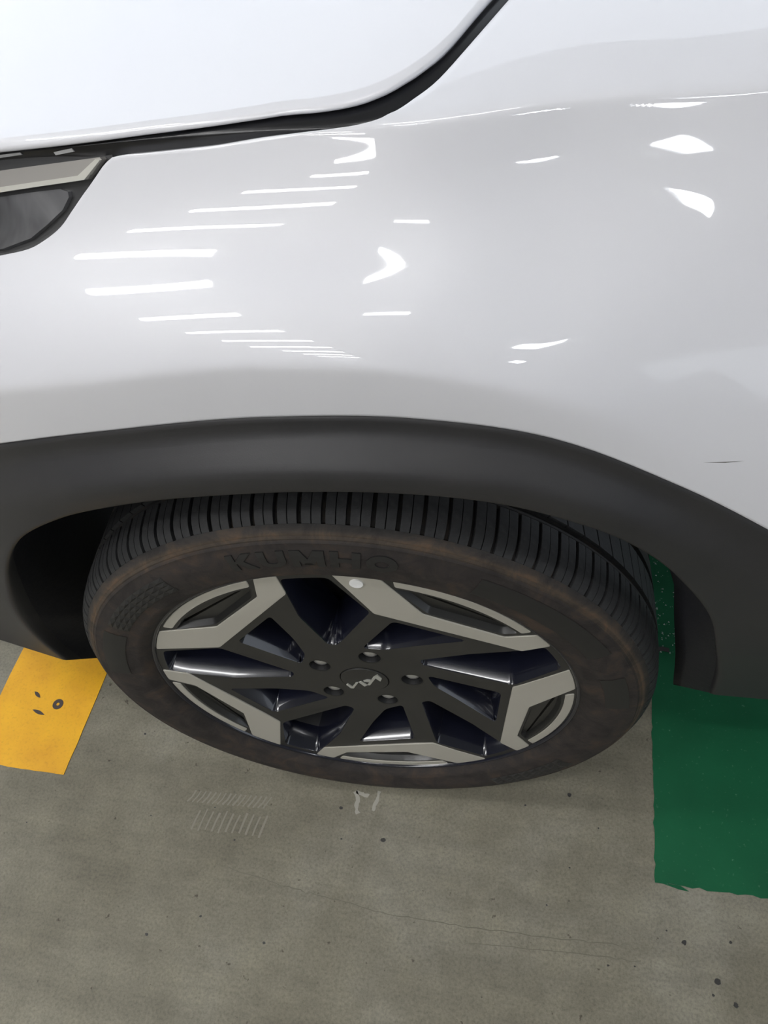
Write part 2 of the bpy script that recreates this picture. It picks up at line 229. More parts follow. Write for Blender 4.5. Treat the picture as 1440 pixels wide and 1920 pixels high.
# ------------------------------------------------------------------ body surface of the car, measured cross-sections
XS = np.array([-0.5,-0.3,-0.15,0.0,0.1,0.19,0.28,0.42,0.62,0.95])
TT = np.array([[[0.07336,0.61252],[0.073693,0.618492],[0.074039,0.62455],[0.074398,0.630664],[0.074774,0.636808],[0.075169,0.642952],[0.075583,0.649069],[0.076018,0.65513],[0.076478,0.661109],[0.076964,0.666975],[0.077483,0.672702],[0.07817,0.678259],[0.079324,0.683571],[0.08106,0.688572],[0.083073,0.693355],[0.085159,0.698002],[0.087298,0.702527],[0.089477,0.706944],[0.091692,0.711262],[0.093943,0.715488],[0.09623,0.71963],[0.098554,0.723694],[0.10092,0.727686],[0.10333,0.731611],[0.10579,0.735472],[0.108303,0.739275],[0.110874,0.743025],[0.113506,0.746726],[0.116204,0.750381],[0.118973,0.753995],[0.121817,0.757574],[0.124741,0.76112],[0.12775,0.764638],[0.130847,0.768135],[0.134033,0.771621],[0.137303,0.775118],[0.140655,0.778644],[0.144083,0.782212],[0.147571,0.785833],[0.151093,0.789531],[0.154614,0.793346],[0.158088,0.797318],[0.161469,0.801485],[0.164716,0.805858],[0.167813,0.810423],[0.170766,0.815148],[0.17358,0.820004],[0.176263,0.824967],[0.178827,0.830013],[0.181294,0.835116],[0.183681,0.840255],[0.185993,0.845417],[0.188231,0.850591],[0.189966,0.854337],[0.19181,0.858465],[0.193615,0.86264],[0.19524,0.866523],[0.196585,0.86976],[0.197684,0.87193],[0.198669,0.873148],[0.199613,0.873914],[0.200431,0.874417],[0.201145,0.874783],[0.201824,0.875087],[0.202549,0.875375],[0.203414,0.875678],[0.204515,0.876012],[0.205949,0.876382],[0.207812,0.876804],[0.212915,0.877886],[0.223508,0.8801],[0.238846,0.883251],[0.258186,0.887136],[0.280782,0.891555],[0.305887,0.896319],[0.337271,0.902073],[0.378437,0.909362],[0.428225,0.917921],[0.485558,0.926958],[0.549287,0.936076],[0.61824,0.94498],[0.691234,0.953464],[0.767078,0.961391],[0.844577,0.968684],[0.922533,0.975308],[0.99975,0.981257],[1.07503,0.986544],[1.147178,0.99119],[1.215,0.995224]],[[0.01036,0.71052],[0.010347,0.715377],[0.010346,0.720319],[0.01036,0.725318],[0.01039,0.730346],[0.010438,0.735375],[0.010506,0.740377],[0.010595,0.745323],[0.010709,0.750185],[0.010848,0.754937],[0.011022,0.759548],[0.011363,0.76399],[0.01217,0.768187],[0.01356,0.772072],[0.015227,0.77574],[0.016967,0.779271],[0.01876,0.782681],[0.020592,0.785982],[0.022462,0.789185],[0.024366,0.792296],[0.026307,0.795322],[0.028285,0.798271],[0.030304,0.801148],[0.032369,0.803957],[0.034483,0.806703],[0.03665,0.809391],[0.038874,0.812025],[0.04116,0.81461],[0.043512,0.81715],[0.045935,0.819649],[0.048433,0.822112],[0.05101,0.824543],[0.053673,0.826946],[0.056424,0.829327],[0.059264,0.831698],[0.062188,0.83408],[0.065193,0.836491],[0.068275,0.838943],[0.071417,0.841448],[0.074593,0.844031],[0.077767,0.84673],[0.080896,0.849587],[0.08393,0.852639],[0.086831,0.855897],[0.089582,0.859346],[0.092189,0.862955],[0.094657,0.866696],[0.096993,0.870544],[0.099211,0.874475],[0.101332,0.878462],[0.103373,0.882486],[0.105339,0.886532],[0.107231,0.890591],[0.108966,0.894337],[0.11081,0.898465],[0.112615,0.90264],[0.11424,0.906523],[0.115585,0.90976],[0.116684,0.91193],[0.117669,0.913148],[0.118613,0.913914],[0.119431,0.914417],[0.120145,0.914783],[0.120824,0.915087],[0.121549,0.915375],[0.122414,0.915678],[0.123515,0.916012],[0.124949,0.916382],[0.126812,0.916804],[0.131915,0.917886],[0.142508,0.9201],[0.157846,0.923251],[0.177186,0.927136],[0.199782,0.931555],[0.224887,0.936319],[0.256271,0.942073],[0.297437,0.949362],[0.347225,0.957921],[0.404558,0.966958],[0.468287,0.976076],[0.53724,0.98498],[0.610234,0.993464],[0.686078,1.001391],[0.763577,1.008684],[0.841533,1.015308],[0.91875,1.021257],[0.99403,1.026544],[1.066178,1.03119],[1.134,1.035224]],[[-0.01164,0.76252],[-0.011884,0.766762],[-0.012115,0.771088],[-0.012332,0.775472],[-0.012533,0.779885],[-0.012716,0.784298],[-0.012878,0.788684],[-0.01302,0.793015],[-0.013138,0.797262],[-0.013229,0.801398],[-0.013286,0.805395],[-0.013176,0.809221],[-0.012599,0.812802],[-0.01144,0.816072],[-0.010004,0.819124],[-0.008494,0.82204],[-0.006932,0.824835],[-0.005331,0.827521],[-0.003692,0.830108],[-0.002019,0.832603],[-0.000309,0.835015],[0.001439,0.837348],[0.003227,0.839609],[0.005061,0.841803],[0.006944,0.843934],[0.00888,0.846006],[0.010874,0.848025],[0.012929,0.849995],[0.01505,0.851919],[0.017242,0.853803],[0.019509,0.855651],[0.021856,0.857466],[0.024288,0.859254],[0.026809,0.861019],[0.029417,0.862775],[0.032111,0.864541],[0.034886,0.866337],[0.037737,0.868174],[0.040648,0.870063],[0.043593,0.872031],[0.046537,0.874115],[0.049435,0.876357],[0.052238,0.878793],[0.054908,0.881435],[0.057429,0.884269],[0.059804,0.887263],[0.062041,0.890388],[0.064147,0.893621],[0.066135,0.896936],[0.068025,0.900309],[0.069835,0.903716],[0.07157,0.907147],[0.073231,0.910591],[0.074966,0.914337],[0.07681,0.918465],[0.078615,0.92264],[0.08024,0.926523],[0.081585,0.92976],[0.082684,0.93193],[0.083669,0.933148],[0.084613,0.933914],[0.085431,0.934417],[0.086145,0.934783],[0.086824,0.935087],[0.087549,0.935375],[0.088414,0.935678],[0.089515,0.936012],[0.090949,0.936382],[0.092812,0.936804],[0.097915,0.937886],[0.108508,0.9401],[0.123846,0.943251],[0.143186,0.947136],[0.165782,0.951555],[0.190887,0.956319],[0.222271,0.962073],[0.263437,0.969362],[0.313225,0.977921],[0.370558,0.986958],[0.434287,0.996076],[0.50324,1.00498],[0.576234,1.013464],[0.652078,1.021391],[0.729577,1.028684],[0.807533,1.035308],[0.88475,1.041257],[0.96003,1.046544],[1.032178,1.05119],[1.1,1.055224]],[[-0.019381,0.79563],[-0.019621,0.799464],[-0.019852,0.803391],[-0.02007,0.807381],[-0.020271,0.811404],[-0.020454,0.815427],[-0.020616,0.81942],[-0.020757,0.823352],[-0.020875,0.827191],[-0.020967,0.830906],[-0.021034,0.834466],[-0.020991,0.837839],[-0.020585,0.840966],[-0.019699,0.843812],[-0.018514,0.846441],[-0.017249,0.848932],[-0.01594,0.851304],[-0.014598,0.853572],[-0.013224,0.855743],[-0.011816,0.857821],[-0.010372,0.859813],[-0.00889,0.861725],[-0.007369,0.863562],[-0.005808,0.865332],[-0.004205,0.867041],[-0.00256,0.868697],[-0.000869,0.870306],[0.000872,0.871874],[0.002668,0.873403],[0.004524,0.874898],[0.006445,0.876362],[0.008436,0.877802],[0.010502,0.879221],[0.012646,0.880628],[0.014873,0.882026],[0.017188,0.883424],[0.019591,0.884837],[0.022045,0.886277],[0.024511,0.887759],[0.026978,0.889305],[0.02944,0.890931],[0.031887,0.892653],[0.034302,0.894496],[0.036662,0.896485],[0.038945,0.898639],[0.041131,0.900967],[0.043212,0.903467],[0.045195,0.906124],[0.047089,0.908926],[0.048905,0.911861],[0.050652,0.914921],[0.052335,0.918103],[0.053958,0.921406],[0.055749,0.925324],[0.057749,0.930024],[0.059715,0.934997],[0.061491,0.9397],[0.062929,0.943587],[0.063927,0.946097],[0.064676,0.947484],[0.065435,0.948427],[0.066146,0.94905],[0.066789,0.949492],[0.067405,0.949847],[0.068071,0.950177],[0.068873,0.950523],[0.069909,0.950899],[0.07128,0.95131],[0.073085,0.951752],[0.078137,0.952832],[0.088688,0.955033],[0.104005,0.95816],[0.123354,0.962001],[0.146001,0.966349],[0.171209,0.971011],[0.202898,0.976646],[0.24467,0.98392],[0.295406,0.992082],[0.353939,1.000608],[0.419074,1.009124],[0.489595,1.017351],[0.56428,1.025106],[0.641895,1.032276],[0.721207,1.038807],[0.80098,1.044683],[0.879979,1.049914],[0.95697,1.054525],[1.030721,1.058547],[1.1,1.062015]],[[-0.019319,0.800166],[-0.019509,0.803411],[-0.019685,0.806701],[-0.019844,0.810021],[-0.019986,0.813356],[-0.020107,0.816693],[-0.020209,0.820015],[-0.020289,0.823309],[-0.020347,0.826559],[-0.020383,0.829752],[-0.020395,0.832872],[-0.020328,0.835903],[-0.019998,0.838813],[-0.019255,0.841556],[-0.018171,0.844124],[-0.016977,0.846584],[-0.015729,0.848964],[-0.014429,0.851267],[-0.013079,0.853496],[-0.01168,0.855656],[-0.010236,0.857752],[-0.00875,0.85979],[-0.007224,0.861774],[-0.005658,0.86371],[-0.004054,0.865601],[-0.002411,0.867455],[-0.000734,0.869278],[0.000978,0.871077],[0.002726,0.872856],[0.004512,0.874618],[0.006339,0.876367],[0.008209,0.878107],[0.010123,0.879843],[0.01208,0.881583],[0.014082,0.883333],[0.016129,0.885097],[0.018222,0.886885],[0.020324,0.888678],[0.0224,0.890464],[0.024454,0.892256],[0.026491,0.894068],[0.028511,0.895914],[0.03051,0.897816],[0.032486,0.899792],[0.034438,0.901854],[0.036367,0.904015],[0.038277,0.906286],[0.040166,0.908677],[0.042034,0.911201],[0.043876,0.913871],[0.045687,0.916702],[0.047457,0.919707],[0.049183,0.922896],[0.051161,0.926889],[0.053431,0.931916],[0.055683,0.937368],[0.05775,0.94258],[0.059433,0.9469],[0.060555,0.949673],[0.061364,0.951177],[0.062174,0.952211],[0.062923,0.952913],[0.063602,0.953418],[0.064253,0.953833],[0.064954,0.954226],[0.065797,0.954649],[0.066879,0.955138],[0.068311,0.955707],[0.070198,0.956366],[0.075216,0.957978],[0.085535,0.961162],[0.100513,0.96552],[0.119512,0.970624],[0.141876,0.976073],[0.166922,0.981555],[0.198502,0.988235],[0.240277,0.996577],[0.291107,1.005919],[0.349817,1.015739],[0.415204,1.025624],[0.486048,1.035268],[0.561112,1.044462],[0.639153,1.05308],[0.718922,1.061052],[0.79917,1.06835],[0.878649,1.074968],[0.956111,1.080917],[1.030309,1.086213],[1.1,1.090872]],[[-0.014205,0.78211],[-0.014203,0.784672],[-0.014185,0.787217],[-0.014151,0.78975],[-0.014099,0.792276],[-0.01403,0.794802],[-0.013941,0.797333],[-0.01383,0.799875],[-0.013693,0.802434],[-0.013506,0.805014],[-0.013229,0.807616],[-0.012828,0.810237],[-0.012251,0.812868],[-0.011434,0.815458],[-0.010386,0.817964],[-0.0092,0.820411],[-0.007952,0.822832],[-0.006653,0.825232],[-0.005301,0.827612],[-0.003898,0.829974],[-0.002442,0.832316],[-0.000932,0.834641],[0.000634,0.836946],[0.002256,0.839233],[0.003935,0.841502],[0.005669,0.843757],[0.007452,0.846001],[0.009281,0.848239],[0.011156,0.850474],[0.013078,0.852706],[0.015049,0.854935],[0.017069,0.857162],[0.019142,0.859388],[0.021267,0.861612],[0.023442,0.863841],[0.025656,0.866087],[0.027897,0.868363],[0.030136,0.870655],[0.032353,0.872947],[0.034561,0.875252],[0.036769,0.877579],[0.038988,0.879942],[0.041228,0.882352],[0.043497,0.88482],[0.045805,0.887362],[0.048149,0.889999],[0.050522,0.892758],[0.052918,0.895662],[0.055336,0.89873],[0.057775,0.901981],[0.060233,0.905432],[0.062705,0.909102],[0.065182,0.913012],[0.068241,0.918247],[0.071897,0.925277],[0.075471,0.933101],[0.07866,0.940537],[0.081106,0.946445],[0.082475,0.949678],[0.083168,0.950964],[0.083816,0.951848],[0.084389,0.952446],[0.084879,0.952876],[0.085331,0.953227],[0.08581,0.953563],[0.086392,0.953939],[0.08716,0.954399],[0.088204,0.954971],[0.089621,0.955672],[0.094163,0.957679],[0.104097,0.961754],[0.118821,0.96717],[0.137722,0.973145],[0.160098,0.97904],[0.18498,0.98523],[0.216149,0.992685],[0.257234,1.001908],[0.307126,1.012284],[0.364691,1.02327],[0.428768,1.034428],[0.498174,1.045429],[0.571708,1.056044],[0.648159,1.066121],[0.726312,1.075571],[0.804949,1.084344],[0.882852,1.092414],[0.958805,1.099772],[1.031592,1.106413],[1.1,1.112333]],[[-0.003444,0.729007],[-0.003072,0.731772],[-0.002702,0.73444],[-0.002329,0.737042],[-0.00195,0.739611],[-0.001558,0.742178],[-0.001145,0.744774],[-0.000701,0.74743],[-0.00021,0.750176],[0.000347,0.753042],[0.000988,0.756054],[0.001729,0.759243],[0.002591,0.762634],[0.00359,0.766293],[0.004729,0.770247],[0.00601,0.774462],[0.007437,0.778905],[0.009013,0.783543],[0.010741,0.788341],[0.012622,0.793267],[0.014654,0.798286],[0.016835,0.803364],[0.01916,0.80847],[0.021617,0.813572],[0.024186,0.818645],[0.026847,0.823662],[0.029586,0.828597],[0.032386,0.83342],[0.035226,0.838108],[0.038084,0.842637],[0.040918,0.846997],[0.043685,0.85118],[0.046357,0.855167],[0.048916,0.858936],[0.051339,0.862464],[0.053604,0.865732],[0.05568,0.868725],[0.057546,0.871438],[0.059223,0.873902],[0.060741,0.876155],[0.06213,0.878237],[0.063418,0.880187],[0.064635,0.882044],[0.065807,0.883848],[0.066962,0.88564],[0.068125,0.887461],[0.069322,0.889354],[0.070578,0.891359],[0.071915,0.893521],[0.073354,0.895883],[0.074914,0.898491],[0.076613,0.901392],[0.078466,0.90463],[0.081303,0.909749],[0.085329,0.917392],[0.089681,0.926223],[0.093674,0.934815],[0.096779,0.941669],[0.098461,0.945294],[0.099206,0.946581],[0.099868,0.947477],[0.100435,0.948094],[0.100911,0.948546],[0.10135,0.948912],[0.101814,0.949266],[0.102379,0.949663],[0.10313,0.950147],[0.104157,0.950755],[0.105557,0.951505],[0.110046,0.953669],[0.119876,0.958045],[0.13449,0.963805],[0.153304,0.970068],[0.175522,0.976479],[0.200147,0.983439],[0.230918,0.991737],[0.271361,1.002014],[0.320411,1.013619],[0.376974,1.025972],[0.439925,1.038603],[0.508113,1.05115],[0.580365,1.063354],[0.655498,1.075041],[0.732321,1.086096],[0.809639,1.09645],[0.886259,1.106059],[0.960987,1.114895],[1.03263,1.122935],[1.1,1.130158]],[[0.008556,0.629007],[0.009197,0.633811],[0.009837,0.638517],[0.010478,0.643158],[0.011127,0.647765],[0.011788,0.65237],[0.01247,0.657005],[0.013183,0.661699],[0.013944,0.666484],[0.01477,0.671388],[0.01568,0.676439],[0.016691,0.681666],[0.017822,0.687096],[0.01909,0.692793],[0.020498,0.698785],[0.022048,0.705039],[0.023744,0.71152],[0.02559,0.718197],[0.027587,0.725034],[0.029737,0.731998],[0.032039,0.739055],[0.034489,0.746172],[0.037083,0.753316],[0.039809,0.760457],[0.042647,0.767568],[0.045578,0.774624],[0.048586,0.781597],[0.051655,0.788459],[0.054765,0.795185],[0.057892,0.801753],[0.060995,0.808151],[0.064031,0.814373],[0.066973,0.820398],[0.0698,0.826205],[0.072493,0.831772],[0.075027,0.837078],[0.077372,0.84211],[0.079508,0.846861],[0.081454,0.851363],[0.083241,0.855655],[0.084899,0.859776],[0.086457,0.863764],[0.087943,0.867659],[0.089384,0.871502],[0.090808,0.875332],[0.09224,0.879192],[0.093707,0.883123],[0.095232,0.887167],[0.096838,0.891367],[0.098546,0.895768],[0.100375,0.900414],[0.102343,0.905353],[0.104466,0.91063],[0.107303,0.915749],[0.111329,0.923392],[0.115681,0.932223],[0.119674,0.940815],[0.122779,0.947669],[0.124461,0.951294],[0.125206,0.952581],[0.125868,0.953477],[0.126435,0.954094],[0.126911,0.954546],[0.12735,0.954912],[0.127814,0.955266],[0.128379,0.955663],[0.12913,0.956147],[0.130157,0.956755],[0.131557,0.957505],[0.136046,0.959669],[0.145876,0.964045],[0.16049,0.969805],[0.179304,0.976068],[0.201522,0.982479],[0.226147,0.989439],[0.256918,0.997737],[0.297361,1.008014],[0.346411,1.019619],[0.402974,1.031972],[0.465925,1.044603],[0.534113,1.05715],[0.606365,1.069354],[0.681498,1.081041],[0.758321,1.092096],[0.835639,1.10245],[0.912259,1.112059],[0.986987,1.120895],[1.05863,1.128935],[1.126,1.136158]],[[0.016556,0.529007],[0.017543,0.535849],[0.018529,0.542594],[0.019517,0.549273],[0.020511,0.555919],[0.021519,0.562562],[0.022547,0.569235],[0.023606,0.575969],[0.024713,0.582792],[0.025886,0.589734],[0.027141,0.596824],[0.028499,0.604089],[0.029976,0.611557],[0.03159,0.619293],[0.033344,0.627323],[0.03524,0.635615],[0.037283,0.644136],[0.039475,0.65285],[0.041818,0.661726],[0.044314,0.670728],[0.046962,0.679824],[0.049758,0.68898],[0.052698,0.698162],[0.055771,0.707341],[0.058955,0.716491],[0.062232,0.725586],[0.065586,0.734597],[0.069001,0.743497],[0.072457,0.752262],[0.07593,0.760868],[0.07938,0.769305],[0.082761,0.777565],[0.08605,0.785629],[0.089224,0.793474],[0.092263,0.801079],[0.095143,0.808425],[0.097833,0.815494],[0.100315,0.822284],[0.102608,0.828825],[0.104741,0.835155],[0.106746,0.841314],[0.108649,0.847341],[0.110481,0.853274],[0.112268,0.859155],[0.114038,0.865025],[0.115817,0.870923],[0.11763,0.876892],[0.119502,0.882974],[0.121454,0.889213],[0.123508,0.895652],[0.125683,0.902337],[0.127997,0.909315],[0.130466,0.91663],[0.133303,0.921749],[0.137329,0.929392],[0.141681,0.938223],[0.145674,0.946815],[0.148779,0.953669],[0.150461,0.957294],[0.151206,0.958581],[0.151868,0.959477],[0.152435,0.960094],[0.152911,0.960546],[0.15335,0.960912],[0.153814,0.961266],[0.154379,0.961663],[0.15513,0.962147],[0.156157,0.962755],[0.157557,0.963505],[0.162046,0.965669],[0.171876,0.970045],[0.18649,0.975805],[0.205304,0.982068],[0.227522,0.988479],[0.252147,0.995439],[0.282918,1.003737],[0.323361,1.014014],[0.372411,1.025619],[0.428974,1.037972],[0.491925,1.050603],[0.560113,1.06315],[0.632365,1.075354],[0.707498,1.087041],[0.784321,1.098096],[0.861639,1.10845],[0.938259,1.118059],[1.012987,1.126895],[1.08463,1.134935],[1.152,1.142158]],[[0.016556,0.529007],[0.017986,0.536003],[0.019414,0.542901],[0.020844,0.549734],[0.02228,0.556534],[0.02373,0.563331],[0.025201,0.570158],[0.026703,0.577046],[0.028251,0.584023],[0.029866,0.591119],[0.031565,0.598362],[0.033364,0.605781],[0.035283,0.613403],[0.03734,0.621293],[0.039537,0.629477],[0.041875,0.637923],[0.04436,0.646597],[0.046994,0.655466],[0.04978,0.664495],[0.052718,0.673652],[0.055808,0.682901],[0.059047,0.69221],[0.062429,0.701547],[0.065944,0.71088],[0.06957,0.720184],[0.07329,0.729432],[0.077086,0.738597],[0.080943,0.747651],[0.084842,0.756569],[0.088757,0.76533],[0.092649,0.77392],[0.096473,0.782334],[0.100203,0.790552],[0.10382,0.798551],[0.107301,0.80631],[0.110623,0.813809],[0.113756,0.821033],[0.116681,0.827976],[0.119416,0.834671],[0.121991,0.841155],[0.124438,0.847468],[0.126784,0.853648],[0.129058,0.859736],[0.131288,0.865771],[0.1335,0.871794],[0.135721,0.877846],[0.137976,0.883969],[0.14029,0.890205],[0.142685,0.896597],[0.145181,0.903191],[0.147799,0.91003],[0.150555,0.917161],[0.153466,0.92463],[0.156303,0.929749],[0.160329,0.937392],[0.164681,0.946223],[0.168674,0.954815],[0.171779,0.961669],[0.173461,0.965294],[0.174206,0.966581],[0.174868,0.967477],[0.175435,0.968094],[0.175911,0.968546],[0.17635,0.968912],[0.176814,0.969266],[0.177379,0.969663],[0.17813,0.970147],[0.179157,0.970755],[0.180557,0.971505],[0.185046,0.973669],[0.194876,0.978045],[0.20949,0.983805],[0.228304,0.990068],[0.250522,0.996479],[0.275147,1.003439],[0.305918,1.011737],[0.346361,1.022014],[0.395411,1.033619],[0.451974,1.045972],[0.514925,1.058603],[0.583113,1.07115],[0.655365,1.083354],[0.730498,1.095041],[0.807321,1.106096],[0.884639,1.11645],[0.961259,1.126059],[1.035987,1.134895],[1.10763,1.142935],[1.175,1.150158]]])
NR = TT.shape[1]
def tang(xs, Y):
    T = np.zeros_like(Y); h = np.diff(xs); d = np.diff(Y, axis=0)/h.reshape(-1, *([1]*(Y.ndim-1)))
    T[0] = d[0]; T[-1] = d[-1]
    for j in range(1, len(xs)-1): T[j] = (d[j-1]*h[j]+d[j]*h[j-1])/(h[j-1]+h[j])
    return T
TX = tang(XS, TT); RS = np.arange(NR, dtype=float)
def herm(h, t, a, b, ma, mb):
    t2 = t*t; t3 = t2*t
    return (2*t3-3*t2+1)*a+(t3-2*t2+t)*h*ma+(-2*t3+3*t2)*b+(t3-t2)*h*mb
_cache = {}
def profile(x):
    k = round(float(x), 5)
    if k not in _cache:
        xc = min(max(x, XS[0]), XS[-1])
        i = int(np.clip(np.searchsorted(XS, xc)-1, 0, len(XS)-2)); h = XS[i+1]-XS[i]; t = (xc-XS[i])/h
        Y = herm(h, t, TT[i], TT[i+1], TX[i], TX[i+1])
        if x < XS[0]: Y = Y+TX[0]*(x-XS[0])
        _cache[k] = (Y, tang(RS, Y))
    return _cache[k]
def Q(x, s):
    Y, T = profile(x); s = min(max(s, 0), NR-1.0001); j = int(s); t = s-j
    yz = herm(1., t, Y[j], Y[j+1], T[j], T[j+1]); return np.array((x, yz[0], yz[1]))
def QN(x, s):
    a = Q(x+.002, s)-Q(x-.002, s); b = Q(x, s+.1)-Q(x, s-.1)
    n = np.cross(a, b); n /= np.linalg.norm(n)+1e-12
    return n if n[2]-n[1] > 0 else -n
def crv(pts, n):
    P = np.array(pts, float); d = np.r_[0, np.cumsum(np.hypot(np.diff(P[:, 0])*100, np.diff(P[:, 1])))]
    T = tang(d, P); out = []
    for u in np.linspace(0, d[-1], n):
        i = int(np.clip(np.searchsorted(d, u)-1, 0, len(d)-2)); h = d[i+1]-d[i]
        out.append(herm(h, (u-d[i])/h, P[i], P[i+1], T[i], T[i+1]))
    return np.array(out)

car = bpy.data.objects.new('car', None); C.objects.link(car); car.location = (0, 0, 0)
tag(car, 'white car seen at its front fender, dark wheel-arch trim and alloy wheel', 'car')

HL_EDGE = [[-0.4732,38.9487],[-0.3008,39.7439],[-0.21,40.7902],[-0.179,41.9729],[-0.1665,43.2814],[-0.1539,45.0213],[-0.1404,47.971],[-0.1267,51.0562],[-0.1159,53.2654],[-0.1053,55.0323],[-0.1006,55.5479]]
GAP_LO = [[-0.1006,55.5479],[-0.0929,55.7653],[-0.0799,55.861],[-0.045,56.1659],[-0.0264,56.3719],[0.0033,57.1327],[0.032,58.0751],[0.0523,59.2473],[0.0622,60.1126],[0.0705,61.7785],[0.0781,64.4443],[0.0841,67.0186],[0.0906,68.5014],[0.0958,69.1907],[0.1019,69.7061],[0.1073,70.1636],[0.1128,70.6826],[0.118,71.1722],[0.129,72.0968],[0.1435,73.195],[0.1552,74.0063]]
GAP_UP = [[-0.4226,54.878],[-0.2763,56.2586],[-0.1931,57.5669],[-0.1457,58.4501],[-0.1026,60.1239],[-0.0629,62.9337],[-0.0261,65.6379],[0.0165,68.2982],[0.0413,68.5582],[0.0572,68.9073],[0.067,69.2065],[0.0759,69.5858],[0.0823,69.8731],[0.088,70.1957],[0.0942,70.5024],[0.0997,70.8257],[0.1055,71.1586],[0.1109,71.5255],[0.1164,71.9662],[0.1219,72.4294],[0.1331,73.2999],[0.145,74.0791]]
# fender: bottom edge on the arch trim, top edge along headlight and hood gap, then far inboard
t1 = crv([(-.62, 39.5)]+HL_EDGE, 90); t2 = crv(GAP_LO+[(.185, 76.6), (.225, 81.), (.25, NR-1.2)], 120)[1:]
t3 = np.array([(x, NR-1.2) for x in np.linspace(.25, .95, 60)])[1:]
top = np.vstack([t1, t2, t3])
bx = np.r_[np.linspace(-.62, -.1063, 90), np.linspace(-.1063, .19, 120)[1:], np.linspace(.19, .95, 60)[1:]]
rows = 130; G = []
for (tx, ts), b in zip(top, bx):
    col = []
    n0 = QN(b, .2); e0 = Q(b, 0)
    col.append(e0+np.array((0, .012, .001))); col.append(e0+np.array((0, .004, -.0012))); col.append(e0+np.array((0, .001, -.0006)))
    for k in range(rows+1):
        w = k/rows; x = b+(tx-b)*w; s = ts*w; col.append(Q(x, s))
    n1 = QN(tx, ts); up = col[-1]-col[-2]; up /= np.linalg.norm(up)+1e-9
    for a in (30, 60, 90):
        r = .0028; a = math.radians(a); col.append(col[rows+3]+up*.0007*math.sin(a)-n1*.0012*(1-math.cos(a)))
    col.append(col[-1]-n1*.022)
    G.append(col)
fender = grid('fender', G, 'paint', car); tag(fender, 'glossy white front fender panel')
V = []; SCR = [[0.2886,9.609],[0.3035,11.6015],[0.316,12.9757],[0.3037,11.3922]]
V = [Q(x, s)+QN(x, s)*.0003 for x, s in SCR]
obj('scratch', V, [tuple(range(len(V)))], 'scratch', fender)

# hood
gu = crv([(-.62, 54.)]+GAP_UP+[(.175, 76.), (.215, 80.5), (.24, NR-1.4)], 170)
G = []
for tx, ts in gu:
    n1 = QN(tx, ts); up = Q(tx, ts+.5)-Q(tx, ts); up /= np.linalg.norm(up); q0 = Q(tx, ts)
    iw = np.array((-.35*min(1, max(0, (tx-.06)/.06)), 1., 0))
    col = [q0+iw*.030+np.array((0, 0, -.004)), q0+iw*.006+np.array((0, 0, -.0012))]
    r = .0032
    for a in (90, 68, 45, 22, 0):
        a = math.radians(a); col.append(q0+up*(r-r*math.sin(a))+n1*(r*math.cos(a)-.0005))
    s0 = ts
    while np.linalg.norm(Q(tx, s0)-q0) < r+.003 and s0 < NR-2: s0 += .05
    for k in range(46):
        s = s0+(NR-1.02-s0)*(k/45)**1.3
        col.append(Q(tx, s)+QN(tx, s)*.004)
    G.append(col)
hood = grid('hood', G, 'paint', car); tag(hood, 'smooth white hood edge')
# channel between hood and fender
lo = crv([(-.62, 52.), (-.3, 55.), (-.15, 55.9)]+GAP_LO+[(.185, 76.6), (.225, 81.)], 170); up_ = crv([(-.62, 54.)]+GAP_UP+[(.175, 76.), (.215, 80.5)], 170)
G = []
for a, b in zip(lo, up_):
    d = b-a; col = []
    for w, dep in ((-.25, .010), (0., .007), (.2, .0055), (.4, .0045), (.6, .004), (.8, .0035), (1., .003), (1.4, .005)):
        x, s = a+d*w; col.append(Q(x, s)-QN(x, s)*dep)
    G.append(col)
gap = grid('hood_gap_seal', G, 'gap', car); tag(gap, 'glossy black channel between hood and fender')

# headlight
def patch(name, poly, off, thick, material, parent, step=.006, bulge=0., fil=0.):
    """closed plate following the body surface inside a polygon given in surface coordinates"""
    sc = 300.
    poly = [(x*sc, s) for x, s in poly]
    dense = []
    for a, b in zip(poly, poly[1:]+poly[:1]):
        n = max(1, int(math.hypot(b[0]-a[0], b[1]-a[1])/1.2))
        for k in range(n): dense.append((a[0]+(b[0]-a[0])*k/n, a[1]+(b[1]-a[1])*k/n))
    xs = [q[0] for q in dense]; ss = [q[1] for q in dense]; inner = inset(dense, .25)
    pts = dense[:]
    for gx in np.arange(min(xs), max(xs), 1.6):
        for gs in np.arange(min(ss), max(ss), .8):
            if inpoly((gx, gs), inner): pts.append((gx, gs))
    nb = len(dense)
    r = delaunay_2d_cdt([Vector(q) for q in pts], [(i, (i+1) % nb) for i in range(nb)], [], 0, 1e-5)
    cv, cf = r[0], r[2]
    F = [f for f in cf if inpoly((sum(cv[i][0] for i in f)/len(f), sum(cv[i][1] for i in f)/len(f)), dense)]
    P = [Q(v[0]/sc, v[1])+QN(v[0]/sc, v[1])*off for v in cv]; nn = len(P)
    Pb = [Q(v[0]/sc, v[1])+QN(v[0]/sc, v[1])*(off-thick) for v in cv]
    cnt = {}
    for f in F:
        for a, b in zip(f, tuple(f[1:])+(f[0],)): cnt[(a, b)] = 1
    W = [(b, a, a+nn, b+nn) for (a, b) in cnt if (b, a) not in cnt]
    o = obj(name, P+Pb, list(map(tuple, F))+[tuple(i+nn for i in reversed(f)) for f in F]+W, material, parent, True)
    return fixn(o, 40)
HTOP = [[-0.1048,55.4425],[-0.1046,56.0241],[-0.1077,56.7143],[-0.147,56.5413],[-0.1946,56.1864],[-0.2783,55.2988],[-0.4272,53.694]]
HP = [(-.62, 39.8)]+[(x-.002, s-.1) for x, s in HL_EDGE[:-2]]+HTOP+[(-.62, 53.6)]
hl = patch('headlight', HP, -.006, .03, 'lamp_black', car); tag(hl, 'dark headlight housing with satin bar')
